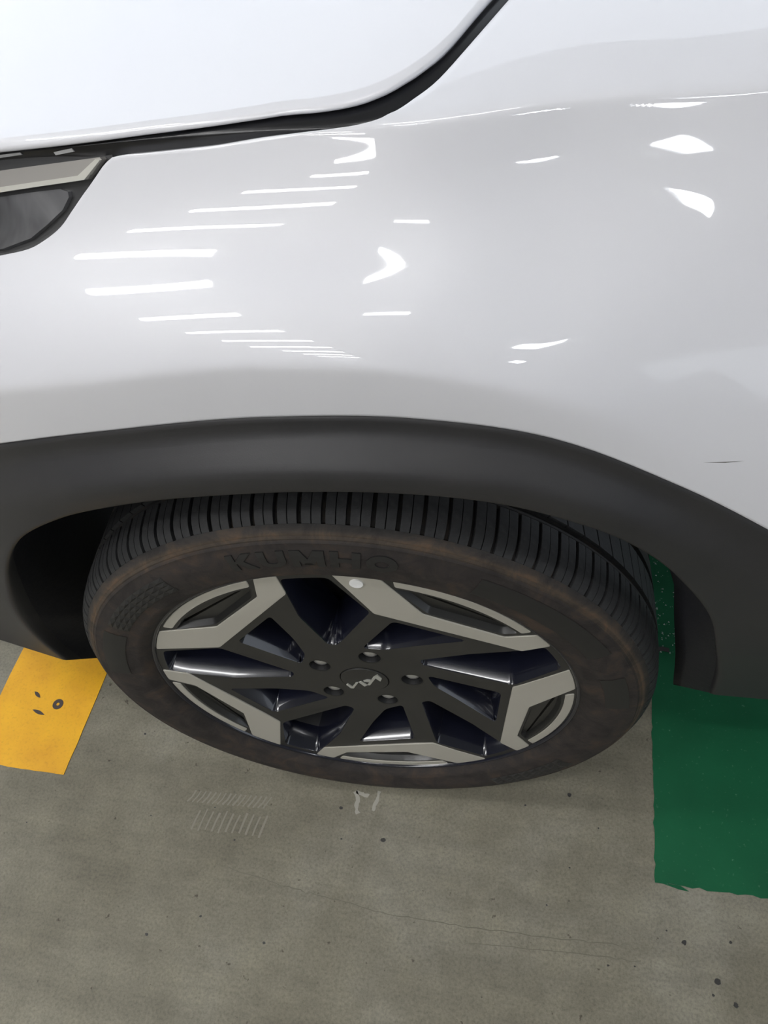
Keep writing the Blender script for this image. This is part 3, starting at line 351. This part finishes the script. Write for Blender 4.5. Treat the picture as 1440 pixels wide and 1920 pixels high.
patch('light_bar', [[-0.367,51.7467],[-0.1972,54.5284],[-0.1107,55.7787],[-0.1095,55.4089],[-0.1249,52.9396],[-0.202,51.2794],[-0.3789,48.1042]], -.001, .006, 'lamp_silver', hl)
patch('bar_bevel', [[-0.3757,49.1035],[-0.2009,52.1317],[-0.1294,53.5306],[-0.1127,55.5763],[-0.1095,55.4089],[-0.1249,52.9396],[-0.202,51.2794],[-0.3789,48.1042]], .0012, .004, 'lamp_bevel', hl)
patch('lens', [[-0.3804,47.6029],[-0.2029,50.5952],[-0.1714,51.2187],[-0.1495,51.5709],[-0.1436,51.1122],[-0.1435,50.2446],[-0.1508,48.1835],[-0.1663,45.8863],[-0.1827,43.7549],[-0.2101,42.2158],[-0.3008,41.5512],[-0.3937,40.9263]], -.0025, .006, 'lamp_lens', hl)
for q in ([[-0.2249,56.4524],[-0.1935,57.0642],[-0.1782,57.3441],[-0.1773,56.7685],[-0.1942,56.4568],[-0.2258,55.9109]], [[-0.1492,56.9548],[-0.1336,57.6749],[-0.1324,56.8439],[-0.148,56.3743]]): patch('clip', q, -.003, .004, 'chip', hl)

# ------------------------------------------------------------------ wheel-arch trim and liner
AI = np.array([[-0.4138,0.015,0.2844],[-0.4139,0.008,0.3493],[-0.3989,0.0,0.4328],[-0.3685,-0.005,0.5065],[-0.3408,-0.008,0.5542],[-0.302,-0.012,0.6024],[-0.2317,-0.018,0.6532],[-0.1606,-0.025,0.6876],[-0.1095,-0.03,0.7074],[-0.059,-0.034,0.7226],[0.0115,-0.036,0.7364],[0.0751,-0.036,0.7416],[0.1274,-0.034,0.7385],[0.1641,-0.03,0.7286],[0.2018,-0.025,0.7111],[0.2379,-0.018,0.687],[0.2668,-0.012,0.66],[0.2841,-0.008,0.6394],[0.307,-0.002,0.6047],[0.3349,0.006,0.5542],[0.3624,0.018,0.4702],[0.3799,0.03,0.4059],[0.3942,0.045,0.3234]])
ox = np.linspace(-.615, .62, 130)
AO = np.array([(-.64, .05, .30), (-.635, .08, .44)]+[tuple(Q(x, 0)) for x in ox]+[(.66, .03, .46), (.68, .05, .325)])
def by_angle(P, n):
    th = np.arctan2(P[:, 2]-.40, P[:, 0]); th = np.where(th < -math.pi/2, th+2*math.pi, th)
    o = np.argsort(-th); th = th[o]; P = P[o]
    T = tang(-th, P) if len(P) < 60 else None
    out = []
    for a in np.linspace(th[0], th[-1], n):
        if T is None: out.append([np.interp(-a, -th, P[:, c]) for c in range(3)])
        else:
            i = int(np.clip(np.searchsorted(-th, -a)-1, 0, len(th)-2)); h = -th[i+1]+th[i]
            out.append(herm(h, (-a+th[i])/h, P[i], P[i+1], T[i], T[i+1]))
    return np.array(out), np.linspace(th[0], th[-1], n)
NA = 200
I, thI = by_angle(AI, NA); O, _ = by_angle(AO, NA)
G = []
WP = [(0, .004), (.012, .002), (.03, .0005), (.1, .0018), (.2, .0038), (.27, .0040), (.33, .0025), (.42, -.0015), (.52, -.0055), (.58, -.0075), (.64, -.0082), (.72, -.0074), (.85, -.0045), (.95, -.001), (.985, 0)]
for k in range(NA):
    th = thI[k]; fade = math.exp(-((math.degrees(th)-95)/58)**4)
    col = [O[k]+np.array((0, .014, .004))]
    rad = np.array((math.cos(th), 0, math.sin(th)))
    for w, d in WP:
        q = O[k]+(I[k]-O[k])*w; col.append(q+np.array((0, d*fade if w > .05 else d, 0)))
    i0 = I[k]
    for dy, dr in ((.0012, -.0012), (.004, -.002), (.010, -.0015), (.022, .002)): col.append(i0+np.array((0, dy, -1.75*dy*min(1, max(0, (math.degrees(th)-160)/16, (18-math.degrees(th))/26))))+rad*dr)
    G.append(col)
clad = grid('wheel_arch_trim', G, 'plastic', car); tag(clad, 'matte dark grey plastic wheel-arch trim')
G = []
for k in range(NA):
    th = thI[k]; deg = math.degrees(th); rad = np.array((math.cos(th), 0, math.sin(th)))
    w = 1/(1+math.exp(-(deg-50)/4.)); fw = min(1, max(0, (deg-160)/18)); depth = (.045-.024*min(1, max(0, (28-deg)/36)))+.30*w
    col = []; i0 = I[k]+np.array((0, .016, -.028*min(1, max(0, (deg-160)/16, (18-deg)/26))))
    for t in (0, .1, .25, .45, .7, 1.):
        dr = .002+.03*w*(1-fw)*min(1, t*2)-.035*(1-w)*t
        col.append(i0+np.array((0, depth*t, -1.75*min(depth*t, .11)*min(1, max(0, (deg-160)/16, (18-deg)/26))))+rad*dr)
    col.append(col[-1]+rad*.05)
    G.append(col)
liner = grid('wheel_arch_liner', G, 'liner', car); tag(liner, 'black liner inside the wheel arch')
# the body carries on round the front corner and along the sill
def wrap(name, col, material, lab):
    G = []
    for a in np.linspace(0, 90, 13):
        a = math.radians(a); G.append([(q[0]-.20*math.sin(a), q[1]+.20*(1-math.cos(a)), q[2]-.01*math.sin(a)) for q in col])
    for d in (.3, .6, .9): G.append([(q[0]-.20-.04*d, q[1]+.20+d, q[2]-.01) for q in col])
    tag(grid(name, G, material, car), lab)
wrap('front_bumper', [Q(-.615, s) for s in np.linspace(0, 39.6, 50)], 'paint', 'white front bumper corner')
wrap('grille_panel', [Q(-.615, s)-QN(-.615, s)*.006 for s in np.linspace(39.6, 54., 20)], 'lamp_black', 'dark panel between the headlights')
wrap('hood_nose', [Q(-.615, s)+QN(-.615, s)*.004 for s in np.linspace(54., 60., 12)]+[Q(-.615, 66)+np.array((0, .3, .02))], 'paint', 'white front edge of the hood')
wrap('bumper_skirt', [O[0]+(Q(-.615, 0)-O[0])*w for w in np.linspace(0, 1, 12)], 'plastic', 'dark plastic lower bumper')
G = []
for x in np.linspace(.60, .95, 30):
    a = Q(x, 0)+np.array((0, .003, .004)); b = np.array((x, .052, .325))
    G.append([a+(b-a)*w+np.array((0, -.012*math.sin(math.pi*w), 0)) for w in np.linspace(0, 1, 12)]+[b+np.array((0, .02, -.012)), b+np.array((0, .3, -.012))])
tag(grid('sill_trim', G, 'plastic', car), 'dark plastic sill trim')
box('underbody_light_block', (.25, 1.02, .50), (2.2, .8, .44), 'liner', car)  # plain dark box added inside the body to block light

# ------------------------------------------------------------------ wheel: tyre
ZH, STEER = .328, .0593
WM = Matrix.Translation((0, 0, ZH)) @ Matrix.Rotation(STEER, 4, 'Z')
TP = [(.012, .236), (.004, .2435), (-.001, .2475), (-.0055, .2525), (-.0088, .2575), (-.0096, .2610), (-.0100, .2650), (-.0118, .2720), (-.0128, .2790), (-.0128, .2860), (-.0120, .2930), (-.0104, .2995), (-.0086, .3040), (-.0086, .3058), (-.0064, .3078), (-.0062, .3092), (-.0040, .3110), (-.0036, .3128), (-.0012, .3148), (.0012, .3170), (.0030, .3186)]
def rt(y): # outer tread radius over depth
    pts = [(.0030, .3190), (.006, .3222), (.010, .3252), (.016, .3280), (.024, .3300), (.036, .3316), (.06, .3330), (.1, .3338), (.14, .3335), (.18, .332), (.205, .3285), (.218, .321)]
    return float(np.interp(y, [a for a, b in pts], [b for a, b in pts]))
prof = TP[:]
for y in (.006, .010, .016, .024, .036, .0460): prof.append((y, rt(y)-.0062))
prof += [(.0465, rt(.047)-.0005), (.0490, rt(.049)-.0005), (.0500, rt(.05)-.007), (.0565, rt(.056)-.007), (.0570, rt(.057)-.004), (.097, rt(.097)-.004), (.0975, rt(.0975)-.007), (.107, rt(.107)-.007), (.1075, rt(.1075)), (.135, rt(.135)), (.1355, rt(.135)-.007), (.145, rt(.145)-.007), (.1455, rt(.145)), (.205, .3285), (.218, .321), (.226, .310), (.232, .285), (.226, .262), (.21, .245), (.205, .236)]
NT = 240; G = []
for k in range(NT):
    a = 2*math.pi*k/NT; col = []
    for y, r in prof:
        x, z = r*math.cos(a), r*math.sin(a)
        if z < -ZH+.0006: z = -ZH+.0006
        col.append((x, y, z))
    G.append(col)
tyre = grid('tyre', G, 'tyre', car, closed=True); tyre.matrix_local = WM; fixn(tyre, 38)
tag(tyre, 'worn black tyre with brown dusty sidewall')
def block_mesh(ys, half, skew, low, taper, hook=0.):
    V, F = [], []
    n = len(ys)
    for j, y in enumerate(ys):
        r = rt(y); t = (y-ys[0])/(ys[-1]-ys[0])
        w = half*(1-taper*(1-t)); sk = skew*(t-.5)
        for lo_ in (0, 1):
            for s in (-1, 1):
                rr = r-low*lo_; ang = math.pi/2+(s*(w if lo_ == 0 else w*1.04)+sk)/.33
                V.append((rr*math.cos(ang), y, rr*math.sin(ang)))
    for j in range(n-1):
        a, b = 4*j, 4*j+4
        F += [(a, b, b+1, a+1), (a, a+2, b+2, b), (a+1, b+1, b+3, a+3)]
    F += [(0, 1, 3, 2), (4*n-4, 4*n-2, 4*n-1, 4*n-3)]
    return V, F
def ring_parts(name, vf, count, offs):
    first = None
    for k in range(count):
        a = 2*math.pi*(k+offs(k))/count
        # tread block in local angle a measured from the top; the flattened contact patch is skipped
        if abs(((a+math.pi) % (2*math.pi))-math.pi) > math.radians(160): continue
        if first is None:
            o = fixn(obj(name, *vf, 'tread', tyre, True), 30); first = o
        else:
            o = first.copy(); C.objects.link(o); o.parent = tyre
        o.matrix_local = Matrix.Rotation(a, 4, 'Y')
SY = [.0030, .0048, .0075, .011, .016, .024, .036, .0455]
ring_parts('tread_block', block_mesh(SY, .0043, .0015, .0075, .04), 190, lambda k: .075 if k % 2 else -.075)
ring_parts('rib_block', block_mesh([.0572, .066, .078, .090, .0968], .0100, .008, .0055, 0.), 95, lambda k: 0)
# lettering and knurled patches on the sidewall
SW = sorted((r, y) for y, r in TP)
def wy(r): return float(np.interp(r, [a for a, b in SW], [b for a, b in SW]))
def bar(a, b, w, n=6):
    """one stroke of a raised letter: a strip of quads from a to b (letter space), half width w along x"""
    L = []
    for k in range(n+1):
        u = k/n; x = a[0]+(b[0]-a[0])*u; y = a[1]+(b[1]-a[1])*u; L.append(((x-w, y), (x+w, y)))
    return L
def hbar(x0, x1, y0, y1, n=6): return [((x0+(x1-x0)*k/n, y0), (x0+(x1-x0)*k/n, y1)) for k in range(n+1)]
def arcstrip(a0, a1, n, ro=(.5, .5), ri=(.23, .20), c=(.5, .5)):
    return [((c[0]+ro[0]*math.cos(math.radians(a)), c[1]+ro[1]*math.sin(math.radians(a))), (c[0]+ri[0]*math.cos(math.radians(a)), c[1]+ri[1]*math.sin(math.radians(a)))) for a in np.linspace(a0, a1, n+1)]
GLY = [('K', [bar((.14, 0), (.14, 1), .14), bar((.34, .48), (.82, 1), .18), bar((.44, .56), (.86, 0), .18)]),
       ('U', [bar((.14, .42), (.14, 1), .14), bar((.86, .42), (.86, 1), .14), arcstrip(180, 360, 12, (.5, .44), (.22, .20), (.5, .44))]),
       ('M', [bar((.12, 0), (.12, 1), .12), bar((.88, 0), (.88, 1), .12), bar((.5, .12), (.16, 1), .15), bar((.5, .12), (.84, 1), .15)]),
       ('H', [bar((.14, 0), (.14, 1), .14), bar((.86, 0), (.86, 1), .14), hbar(.2, .8, .38, .62)]),
       ('O', [arcstrip(0, 360, 28)])]
xo = 0.
WID = [1.0, 1.0, 1.2, 1.05, 1.1]; TOT = sum(WID)+4*.2
for (ch, strips), wd in zip(GLY, WID):
    V, F = [], []
    for L in strips:
        k = len(V); n = len(L)
        for lvl in (-.0005, .0012):
            for a, b in L:
                for q in (a, b):
                    uu = (xo+q[0]*wd)/TOT; ang = math.radians(107.-30.6*uu); r = .2785+.0205*q[1]
                    V.append((r*math.cos(ang), wy(r)-lvl, r*math.sin(ang)))
        o2 = 2*n
        for i in range(n-1):
            a = k+2*i
            F += [(a+o2, a+o2+2, a+o2+3, a+o2+1), (a, a+2, a+o2+2, a+o2), (a+1, a+o2+1, a+o2+3, a+3)]
        F += [(k, k+o2, k+o2+1, k+1), (k+2*n-2, k+2*n-1, k+o2+2*n-1, k+o2+2*n-2)]
    obj('raised_letter', V, F, 'lettering', tyre)
    xo += wd+.2
def knurl(a0, a1, ra, rb):
    V, F = [], []
    na = max(3, int((a1-a0)/3.0)); nr = 4
    for i in range(na):
        for j in range(nr):
            if j > 0 and i > na-1-(nr-j)*.2: pass
            A0 = math.radians(a0+(a1-a0)*i/na); A1 = math.radians(a0+(a1-a0)*(i+1)/na)
            r0 = ra+(rb-ra)*j/nr; r1 = ra+(rb-ra)*(j+1)/nr
            def P(r, a, h): return (r*math.cos(a), wy(r)-h, r*math.sin(a))
            k = len(V); V += [P(r0, A0, .0004), P(r0, A1, .0004), P(r1-.0003, A1, .0004), P(r1, A0, .0004), P(r0+(r1-r0)*.45, A0+(A1-A0)*.4, .0022)]
            F += [(k, k+1, k+4), (k+1, k+2, k+4), (k+2, k+3, k+4), (k+3, k, k+4)]
    return V, F
for a0, a1, ra, rb in ((123, 149, .272, .2955), (303, 329, .272, .2955)):
    kn = obj('knurled_patch', *knurl(a0, a1, ra, rb), 'lettering', tyre); fixn(kn)
def plaque(a0, a1, ra, rb):
    G = [[(r*math.cos(math.radians(a)), wy(r)-.0007, r*math.sin(math.radians(a))) for r in (ra, ra+.001, (ra+rb)/2, rb-.001, rb)] for a in np.linspace(a0, a1, 16)]
    return G
for a0, a1, ra, rb in ((28, 62, .2745, .2985), (4, 18, .272, .297), (152, 172, .272, .297)):
    grid('sidewall_plaque', plaque(a0, a1, ra, rb), 'lettering', tyre)

# ------------------------------------------------------------------ wheel: alloy rim
def pol(r, d): return (r*math.cos(math.radians(d)), r*math.sin(math.radians(d)))
def fd(r):
    t = min(1, max(0, (.205-r)/.125)); t = t*t*(3-2*t); return .0035+.0115*t
B0 = 90.2
BETA = [B0-72*k for k in range(5)]
RO = .2425
holes = []
def add_hole(poly, kind): holes.append((poly if area2(poly) > 0 else poly[::-1], kind))
LUG = [77.2-72*k for k in range(5)]
def arcpts(r, a, b, n): return [pol(r, a+(b-a)*k/(n-1)) for k in range(n)]
for b in BETA:
    v = fillet([pol(.084, b+13.), pol(.0885, b+20.5), pol(.160, b+17.2), pol(.212, b+13.6)]+arcpts(.2345, b+12.6, b+.8, 5)+[pol(.174, b-9.6)], .006, 4)
    add_hole(v, 'window')
    v = fillet([pol(.077, b-5.5), pol(.083, b-24.5), pol(.120, b-38.), pol(.174, b-45.5), pol(.160, b-18.)], .007, 4)
    add_hole(v, 'pocket')
    v = fillet([pol(.2265, b-14.5), pol(.1965, b-26.2), pol(.2135, b-48.2)]+arcpts(.2275, b-50.4, b-15.8, 9)[:-1], .004, 3)
    add_hole(v, 'infill')
for a in LUG: add_hole([tuple(np.array(pol(.05715, a))+np.array(pol(.0128, q))) for q in range(0, 360, 18)], 'lug')
add_hole([pol(.0296, q) for q in range(0, 360, 10)], 'cap')
pts = []; edges = []
def loop(L):
    k = len(pts); pts.extend(L); edges.extend((k+i, k+(i+1) % len(L)) for i in range(len(L)))
outer = [pol(RO, q) for q in np.arange(0, 360, 2)]; loop(outer)
for L, kd in holes: loop(L)
HI = [(inset(L, -.003), kd) for L, kd in holes]
for r in np.arange(.04, .24, .011):
    for q in np.arange(0, 360, max(3, .011/r*57.3)):
        g = pol(r, q)
        if not any(inpoly(g, L) for L, kd in HI): pts.append(g)
res = delaunay_2d_cdt([Vector(q) for q in pts], edges, [], 0, 1e-6)
cv = res[0]; F = []
for f in res[2]:
    c = (sum(cv[i][0] for i in f)/3, sum(cv[i][1] for i in f)/3)
    if math.hypot(*c) < RO and not any(inpoly(c, L) for L, kd in holes): F.append(tuple(f))
V = [(v[0], fd(math.hypot(v[0], v[1])), v[1]) for v in cv]
rim = obj('alloy_wheel', V, F, 'wheelface', car, True); rim.matrix_local = WM; fixn(rim)
tag(rim, 'dark five-spoke alloy wheel with silver inserts')
# make the face point outwards
if sum(p.normal.y*p.area for p in rim.data.polygons) > 0: rim.data.flip_normals()
def wall(L, steps, cap, name, material, sharp=35):
    rings = []
    for ins, dep in steps:
        P = inset(L, ins) if ins else L
        rings.append([(x, fd(math.hypot(*L[i]))+dep, z) for i, (x, z) in enumerate(P)])
    n = len(L); V = [q for r in rings for q in r]; F = []
    for j in range(len(rings)-1):
        for i in range(n): F.append((j*n+i, j*n+(i+1) % n, (j+1)*n+(i+1) % n, (j+1)*n+i))
    if cap: F.append(tuple((len(rings)-1)*n+i for i in range(n)))
    o = obj(name, V, F, material, rim, True); fixn(o, sharp); return o
for L, kd in holes:
    if kd == 'window': wall(L, [(0, 0), (.0008, .0012), (.0065, .030), (.0085, .052)], False, 'spoke_opening', 'wheelgloss')
    if kd == 'pocket': wall(L, [(0, 0), (.0008, .0012), (.0075, .024), (.0095, .05)], False, 'spoke_pocket', 'wheelgloss')
    if kd == 'infill': wall(L, [(0, 0), (.0005, .0008), (.0035, .0065)], True, 'recessed_panel', 'paneldark')
    if kd == 'lug': wall(L, [(-.0012, -.0001), (0, .0004), (.0008, .003), (.001, .028)], True, 'lug_hole', 'rimdark')
    if kd == 'cap': wall(L, [(0, 0), (.0006, .0012), (.0006, .006)], False, 'cap_groove', 'rimdark')
# flange and barrel
G = []
for k in range(180):
    a = 2*math.pi*k/180
    G.append([(r*math.cos(a), y, r*math.sin(a)) for r, y in ((RO, .0035), (.2432, .0015), (.2445, .0002), (.2462, 0), (.2475, .0012), (.2478, .006), (.238, .012))])
fixn(grid('rim_flange', G, 'wheelgloss', rim, closed=True))
G = []
for k in range(120):
    a = 2*math.pi*k/120
    G.append([(r*math.cos(a), y, r*math.sin(a)) for r, y in ((.2385, .006), (.232, .03), (.214, .06), (.210, .2))])
fixn(grid('rim_barrel', G, 'rimdark', rim, closed=True))
V, F = [], []
G = [[(r*math.cos(q), y, r*math.sin(q)) for r, y in ((.03, .06), (.072, .06), (.074, .078), (.150, .078), (.150, .1), (.03, .1))] for q in np.linspace(0, 2*math.pi, 97)[:-1]]
fixn(grid('brake_disc', G, 'disc', rim, closed=True), 30)
cp = [pol(.105, q) for q in range(-35, 36, 10)]+[pol(.160, q) for q in range(35, -36, -10)]
fixn(obj('brake_caliper', *prism(cp, .058, .12, lambda a, b, d: (a, d, b)), 'rimdark', rim))
G = [[(r*math.cos(q), y, r*math.sin(q)) for r, y in ((.001, .045), (.078, .045), (.080, .06))] for q in np.linspace(0, 2*math.pi, 61)[:-1]]
fixn(grid('hub_back', G, 'rimdark', rim, closed=True))
# silver inserts, arcs
def plate(name, poly, h, material, lift=.0):
    poly = poly if area2(poly) > 0 else poly[::-1]
    P0 = poly; P1 = inset(poly, .0005)
    n = len(poly)
    def yy(q): return fd(math.hypot(*q))
    V = [(x, yy((x, z))+.0006, z) for x, z in P0]+[(x, yy((x, z))-h*.6, z) for x, z in P0]+[(x, yy((x, z))-h, z) for x, z in P1]
    F = []
    for j in (0, 1):
        for i in range(n): F.append((j*n+i, j*n+(i+1) % n, (j+1)*n+(i+1) % n, (j+1)*n+i))
    F.append(tuple(2*n+i for i in range(n)))
    o = obj(name, V, F, material, rim); bm = bmesh.new(); bm.from_mesh(o.data); bmesh.ops.triangulate(bm, faces=[f for f in bm.faces if len(f.verts) > 4]); bmesh.ops.recalc_face_normals(bm, faces=bm.faces)
    bm.to_mesh(o.data); bm.free(); return o
def sharpfil(poly): return fillet(poly, .0022, 2)
for b in BETA:
    P = arcpts(.2418, b-.2, b-10.9, 5)+[pol(.194, b-25.2), pol(.2125, b-49.6)]+arcpts(.2418, b-53.4, b-59.3, 4)+[pol(.2105, b-58.4), pol(.1735, b-10.9)]
    plate('silver_insert', sharpfil(P), .0012, 'silver')
    P = arcpts(.2405, b-14.0, b-51.4, 14)+arcpts(.2305, b-50.6, b-14.8, 14)
    plate('accent_arc', sharpfil(P), .0011, 'silver')
# lug nuts
for a in LUG:
    c = np.array(pol(.05715, a)); G = []
    for k in range(18):
        q = 2*math.pi*k/18; G.append([(c[0]+r*math.cos(q), y, c[1]+r*math.sin(q)) for r, y in ((.0092, .042), (.0092, .0225), (.0085, .0208), (.006, .0192), (.003, .0186), (.0003, .0185))])
    fixn(grid('lug_nut', G, 'nut', rim, closed=True), 40)
G = [[(r*math.cos(q), y, r*math.sin(q)) for r, y in ((.0285, .022), (.0285, .0145), (.0278, .0138), (.02, .0134), (.01, .0132), (.0002, .0132))] for q in np.linspace(0, 2*math.pi, 49)[:-1]]
fixn(grid('center_cap', G, 'wheelface', rim, closed=True), 40)
V, F = [], []
for poly in [[[-21.31,-9.34],[-23.23,-12.32],[-18.93,-20.65],[-15.45,-20.76],[-7.81,-4.42],[-10.91,-5.56],[-16.43,-16.99]],[[-7.16,-3.25],[-3.44,-0.96],[2.58,-9.67],[-1.18,-14.2]],[[17.71,18.08],[12.24,12.21],[2.58,-9.67],[5.78,-9.6],[14.56,9.32],[19.56,2.16],[22.02,9.37]],[[-0.95,1.27],[3.55,4.17],[8.13,3.98],[6.5,-1.58],[0.23,-0.95]]]:
    v, f = prism([(a/1000, b/1000) for a, b in poly], .0122, .0140, lambda a, b, d: (a, d, b)); k = len(V); V += v; F += [tuple(i+k for i in q) for q in f]
em = fixn(obj('emblem', V, F, 'emblem', rim)); tag(em, 'silver angular emblem on the center cap')
c = np.array(pol(.2298, 84.4))
v, f = prism([tuple(c+np.array(pol(.0066, q))) for q in range(0, 360, 18)], .0012, .0035, lambda a, b, d: (a, d, b))
o = fixn(obj('round_sticker', v, f, 'white_dot', rim)); tag(o, 'small round white sticker')

# ------------------------------------------------------------------ floor markings and marks
def flat(name, poly, z0, z1, material, parent=None):
    v, f = prism(poly, z1, z0, lambda a, b, d: (a, b, d)); return fixn(obj(name, v, f, material, parent))
def wob(a, b, n, amp, seed):
    rng = np.random.RandomState(seed); a, b = np.array(a), np.array(b); d = b-a; nn = np.array((-d[1], d[0]))/np.linalg.norm(d)
    return [tuple(a+d*k/n+nn*(rng.rand()-.5)*amp*(0 < k < n)) for k in range(n)]
yl = flat('parking_line', wob((-.5190, -.0515), (-.5195, 3.), 120, .0016, 1)+[(-.5195, 3.), (-.6932, 3.)]+wob((-.6932, 3.), (-.6932, -.0508), 60, .0016, 2)+wob((-.6932, -.0508), (-.5190, -.0515), 14, .0014, 3), .0003, .0012, 'yellow')
tag(yl, 'yellow painted floor stripe ahead of the tyre', 'floor marking')
gr = flat('floor_paint', wob((.3770, -.0795), (1.9, -.068), 160, .003, 4)+[(1.9, -.068), (1.9, 3.2), (.45, 3.2)]+wob((.45, 3.2), (.3824, .1577), 40, .003, 5)+wob((.3824, .1577), (.3770, -.0795), 30, .0028, 6), .0003, .0012, 'green')
tag(gr, 'green painted floor area behind the tyre', 'floor marking')
o = flat('paint_flake', [(.380, -.078), (.41, -.079), (.4204, -.0845), (.408, -.0838), (.395, -.081)], .0002, .0009, 'green', gr)
RING = [[-0.5812,0.0606]][0]
G = [[(RING[0]+r*math.cos(q)*1.0, RING[1]+r*math.sin(q), z) for r, z in ((.0028, .0008), (.0028, .0018), (.0092, .0018), (.0092, .0008))] for q in np.linspace(0, 2*math.pi, 33)[:-1]]
fixn(grid('ring_mark', G, 'mark', yl, closed=True, smooth=False))
def dash(a, b, w):
    a, b = np.array(a), np.array(b); d = b-a; L = np.linalg.norm(d); d /= L; nn = np.array((-d[1], d[0]))
    L_ = [tuple(a+d*L*t+nn*w*math.sin(math.pi*min(1, t*1.15+.02))) for t in np.linspace(0, 1, 8)]
    R_ = [tuple(a+d*L*t-nn*w*math.sin(math.pi*min(1, t*1.15+.02))) for t in np.linspace(1, 0, 8)]
    return L_[1:]+R_[1:]
for a, b in ([[-0.6333,0.0778],[-0.6155,0.0662]], [[-0.6217,0.046],[-0.592,0.0383]]): flat('dash_mark', dash(a, b, .0030), .0008, .0018, 'mark', yl)
rng = np.random.RandomState(7)
SZ = [.0036, .0035, .0015, .002, .0042, .0018, .0032, .0016, .0022, .0018, .0024, .0014, .0016, .0012, .0012, .0022, .0035, .0012, .0014, .0012, .0012, .0012, .0012, .0026]
for (x, y), s in zip([[0.4103,-0.1465],[0.0021,-0.0772],[-0.0583,-0.0842],[0.4674,-0.1377],[0.4472,-0.1843],[0.4408,-0.2003],[0.4668,-0.2069],[0.2002,-0.0006],[-0.136,-0.2309],[-0.2339,-0.2128],[-0.3024,-0.2459],[-0.2151,-0.1079],[0.315,-0.1874],[0.3479,-0.1834],[-0.259,-0.0668],[-0.4109,0.0304],[0.2624,0.0233],[0.3031,-0.0186],[0.2356,-0.1284],[-0.3543,-0.0918],[-0.5465,-0.1288],[0.3892,-0.1361],[0.2646,-0.0768],[-0.0672,-0.0412]], SZ):
    flat('dark_spot', [(x+s*(.7+.6*rng.rand())*math.cos(q), y+s*(.6+.5*rng.rand())*math.sin(q)) for q in np.linspace(0, 2*math.pi, 10)[:-1]], .0001, .0004, 'oil', floor)
def strip(pts, w, seed=0, jit=.0):
    rg = np.random.RandomState(seed); P = np.array(pts, float); L_, R_ = [], []
    for i in range(len(P)):
        d = P[min(i+1, len(P)-1)]-P[max(i-1, 0)]; d /= np.linalg.norm(d); n = np.array((-d[1], d[0]))
        L_.append(tuple(P[i]+n*w*(1+jit*(rg.rand()-.5)))); R_.append(tuple(P[i]-n*w*(1+jit*(rg.rand()-.5))))
    return L_+R_[::-1]
def dens(pts, n, amp, seed):
    rg = np.random.RandomState(seed); P = np.array(pts); d = np.r_[0, np.cumsum(np.hypot(*np.diff(P, axis=0).T))]
    return [(np.interp(u, d, P[:, 0])+amp*(rg.rand()-.5), np.interp(u, d, P[:, 1])+amp*(rg.rand()-.5)) for u in np.linspace(0, d[-1], n)]
flat('hairline_crack', strip(dens([[-0.2118,-0.1459],[-0.1203,-0.1588],[-0.0416,-0.165],[0.0196,-0.1707],[0.1501,-0.1705],[0.2611,-0.1663],[0.3285,-0.1621]], 60, .003, 1), .0005, 1, 1.), .0001, .0003, 'crack', floor)
flat('hairline_crack', strip(dens([[0.1377,-0.1889],[0.2614,-0.1805],[0.3546,-0.177]], 30, .002, 2), .0004, 2, 1.), .0001, .0003, 'crack', floor)
for k, l in enumerate(([[-0.0513,-0.0145],[-0.0446,-0.0231],[-0.0463,-0.0313],[-0.041,-0.0461]], [[-0.0144,-0.0095],[-0.0155,-0.0223],[-0.0191,-0.0385]], [[-0.0496,-0.0143],[-0.0307,-0.0189]])): flat('chalk_stroke', strip(dens(l, 10, .0012, k), .0028, k, .9), .0001, .0004, 'chalk', floor)
for k in range(11):
    t = k/10; x = -.285+.105*t; y = -.088+.004*t
    flat('dust_streak', strip([(x, y-.012-.004*rng.rand()), (x+.002, y), (x+.005, y+.012+.006*rng.rand())], .0011+.0006*rng.rand(), k, .5), .0001, .0003, 'smudge', floor)
for k in range(16):
    t = k/15; x = -.305+.12*t; y = -.056+.006*t
    flat('dust_streak', strip([(x, y-.008), (x+.006, y+.004*rng.rand()), (x+.009, y+.010)], .0009+.0006*rng.rand(), 30+k, .5), .0001, .0003, 'smudge', floor)
# pale grit and a dark scrap lying on the green paint behind the tyre
V, F = [], []
for k in range(170):
    x = .385+.06*rng.rand()**1.2; y = .27+.24*rng.rand(); s = .0006+.0014*rng.rand()**2
    kk = len(V); V += [(x-s, y-s*.6, .0013), (x+s, y-s, .0013), (x+s*.4, y+s, .0013), (x, y, .0013+s)]; F += [(kk, kk+1, kk+3), (kk+1, kk+2, kk+3), (kk+2, kk, kk+3), (kk, kk+2, kk+1)]
tag(obj('grit', V, F, 'bits', gr), kind='stuff')
flat('dark_scrap', [(.3955, .272), (.405, .2735), (.414, .272), (.4136, .279), (.404, .2805), (.396, .280)], .0012, .003, 'oil', gr)
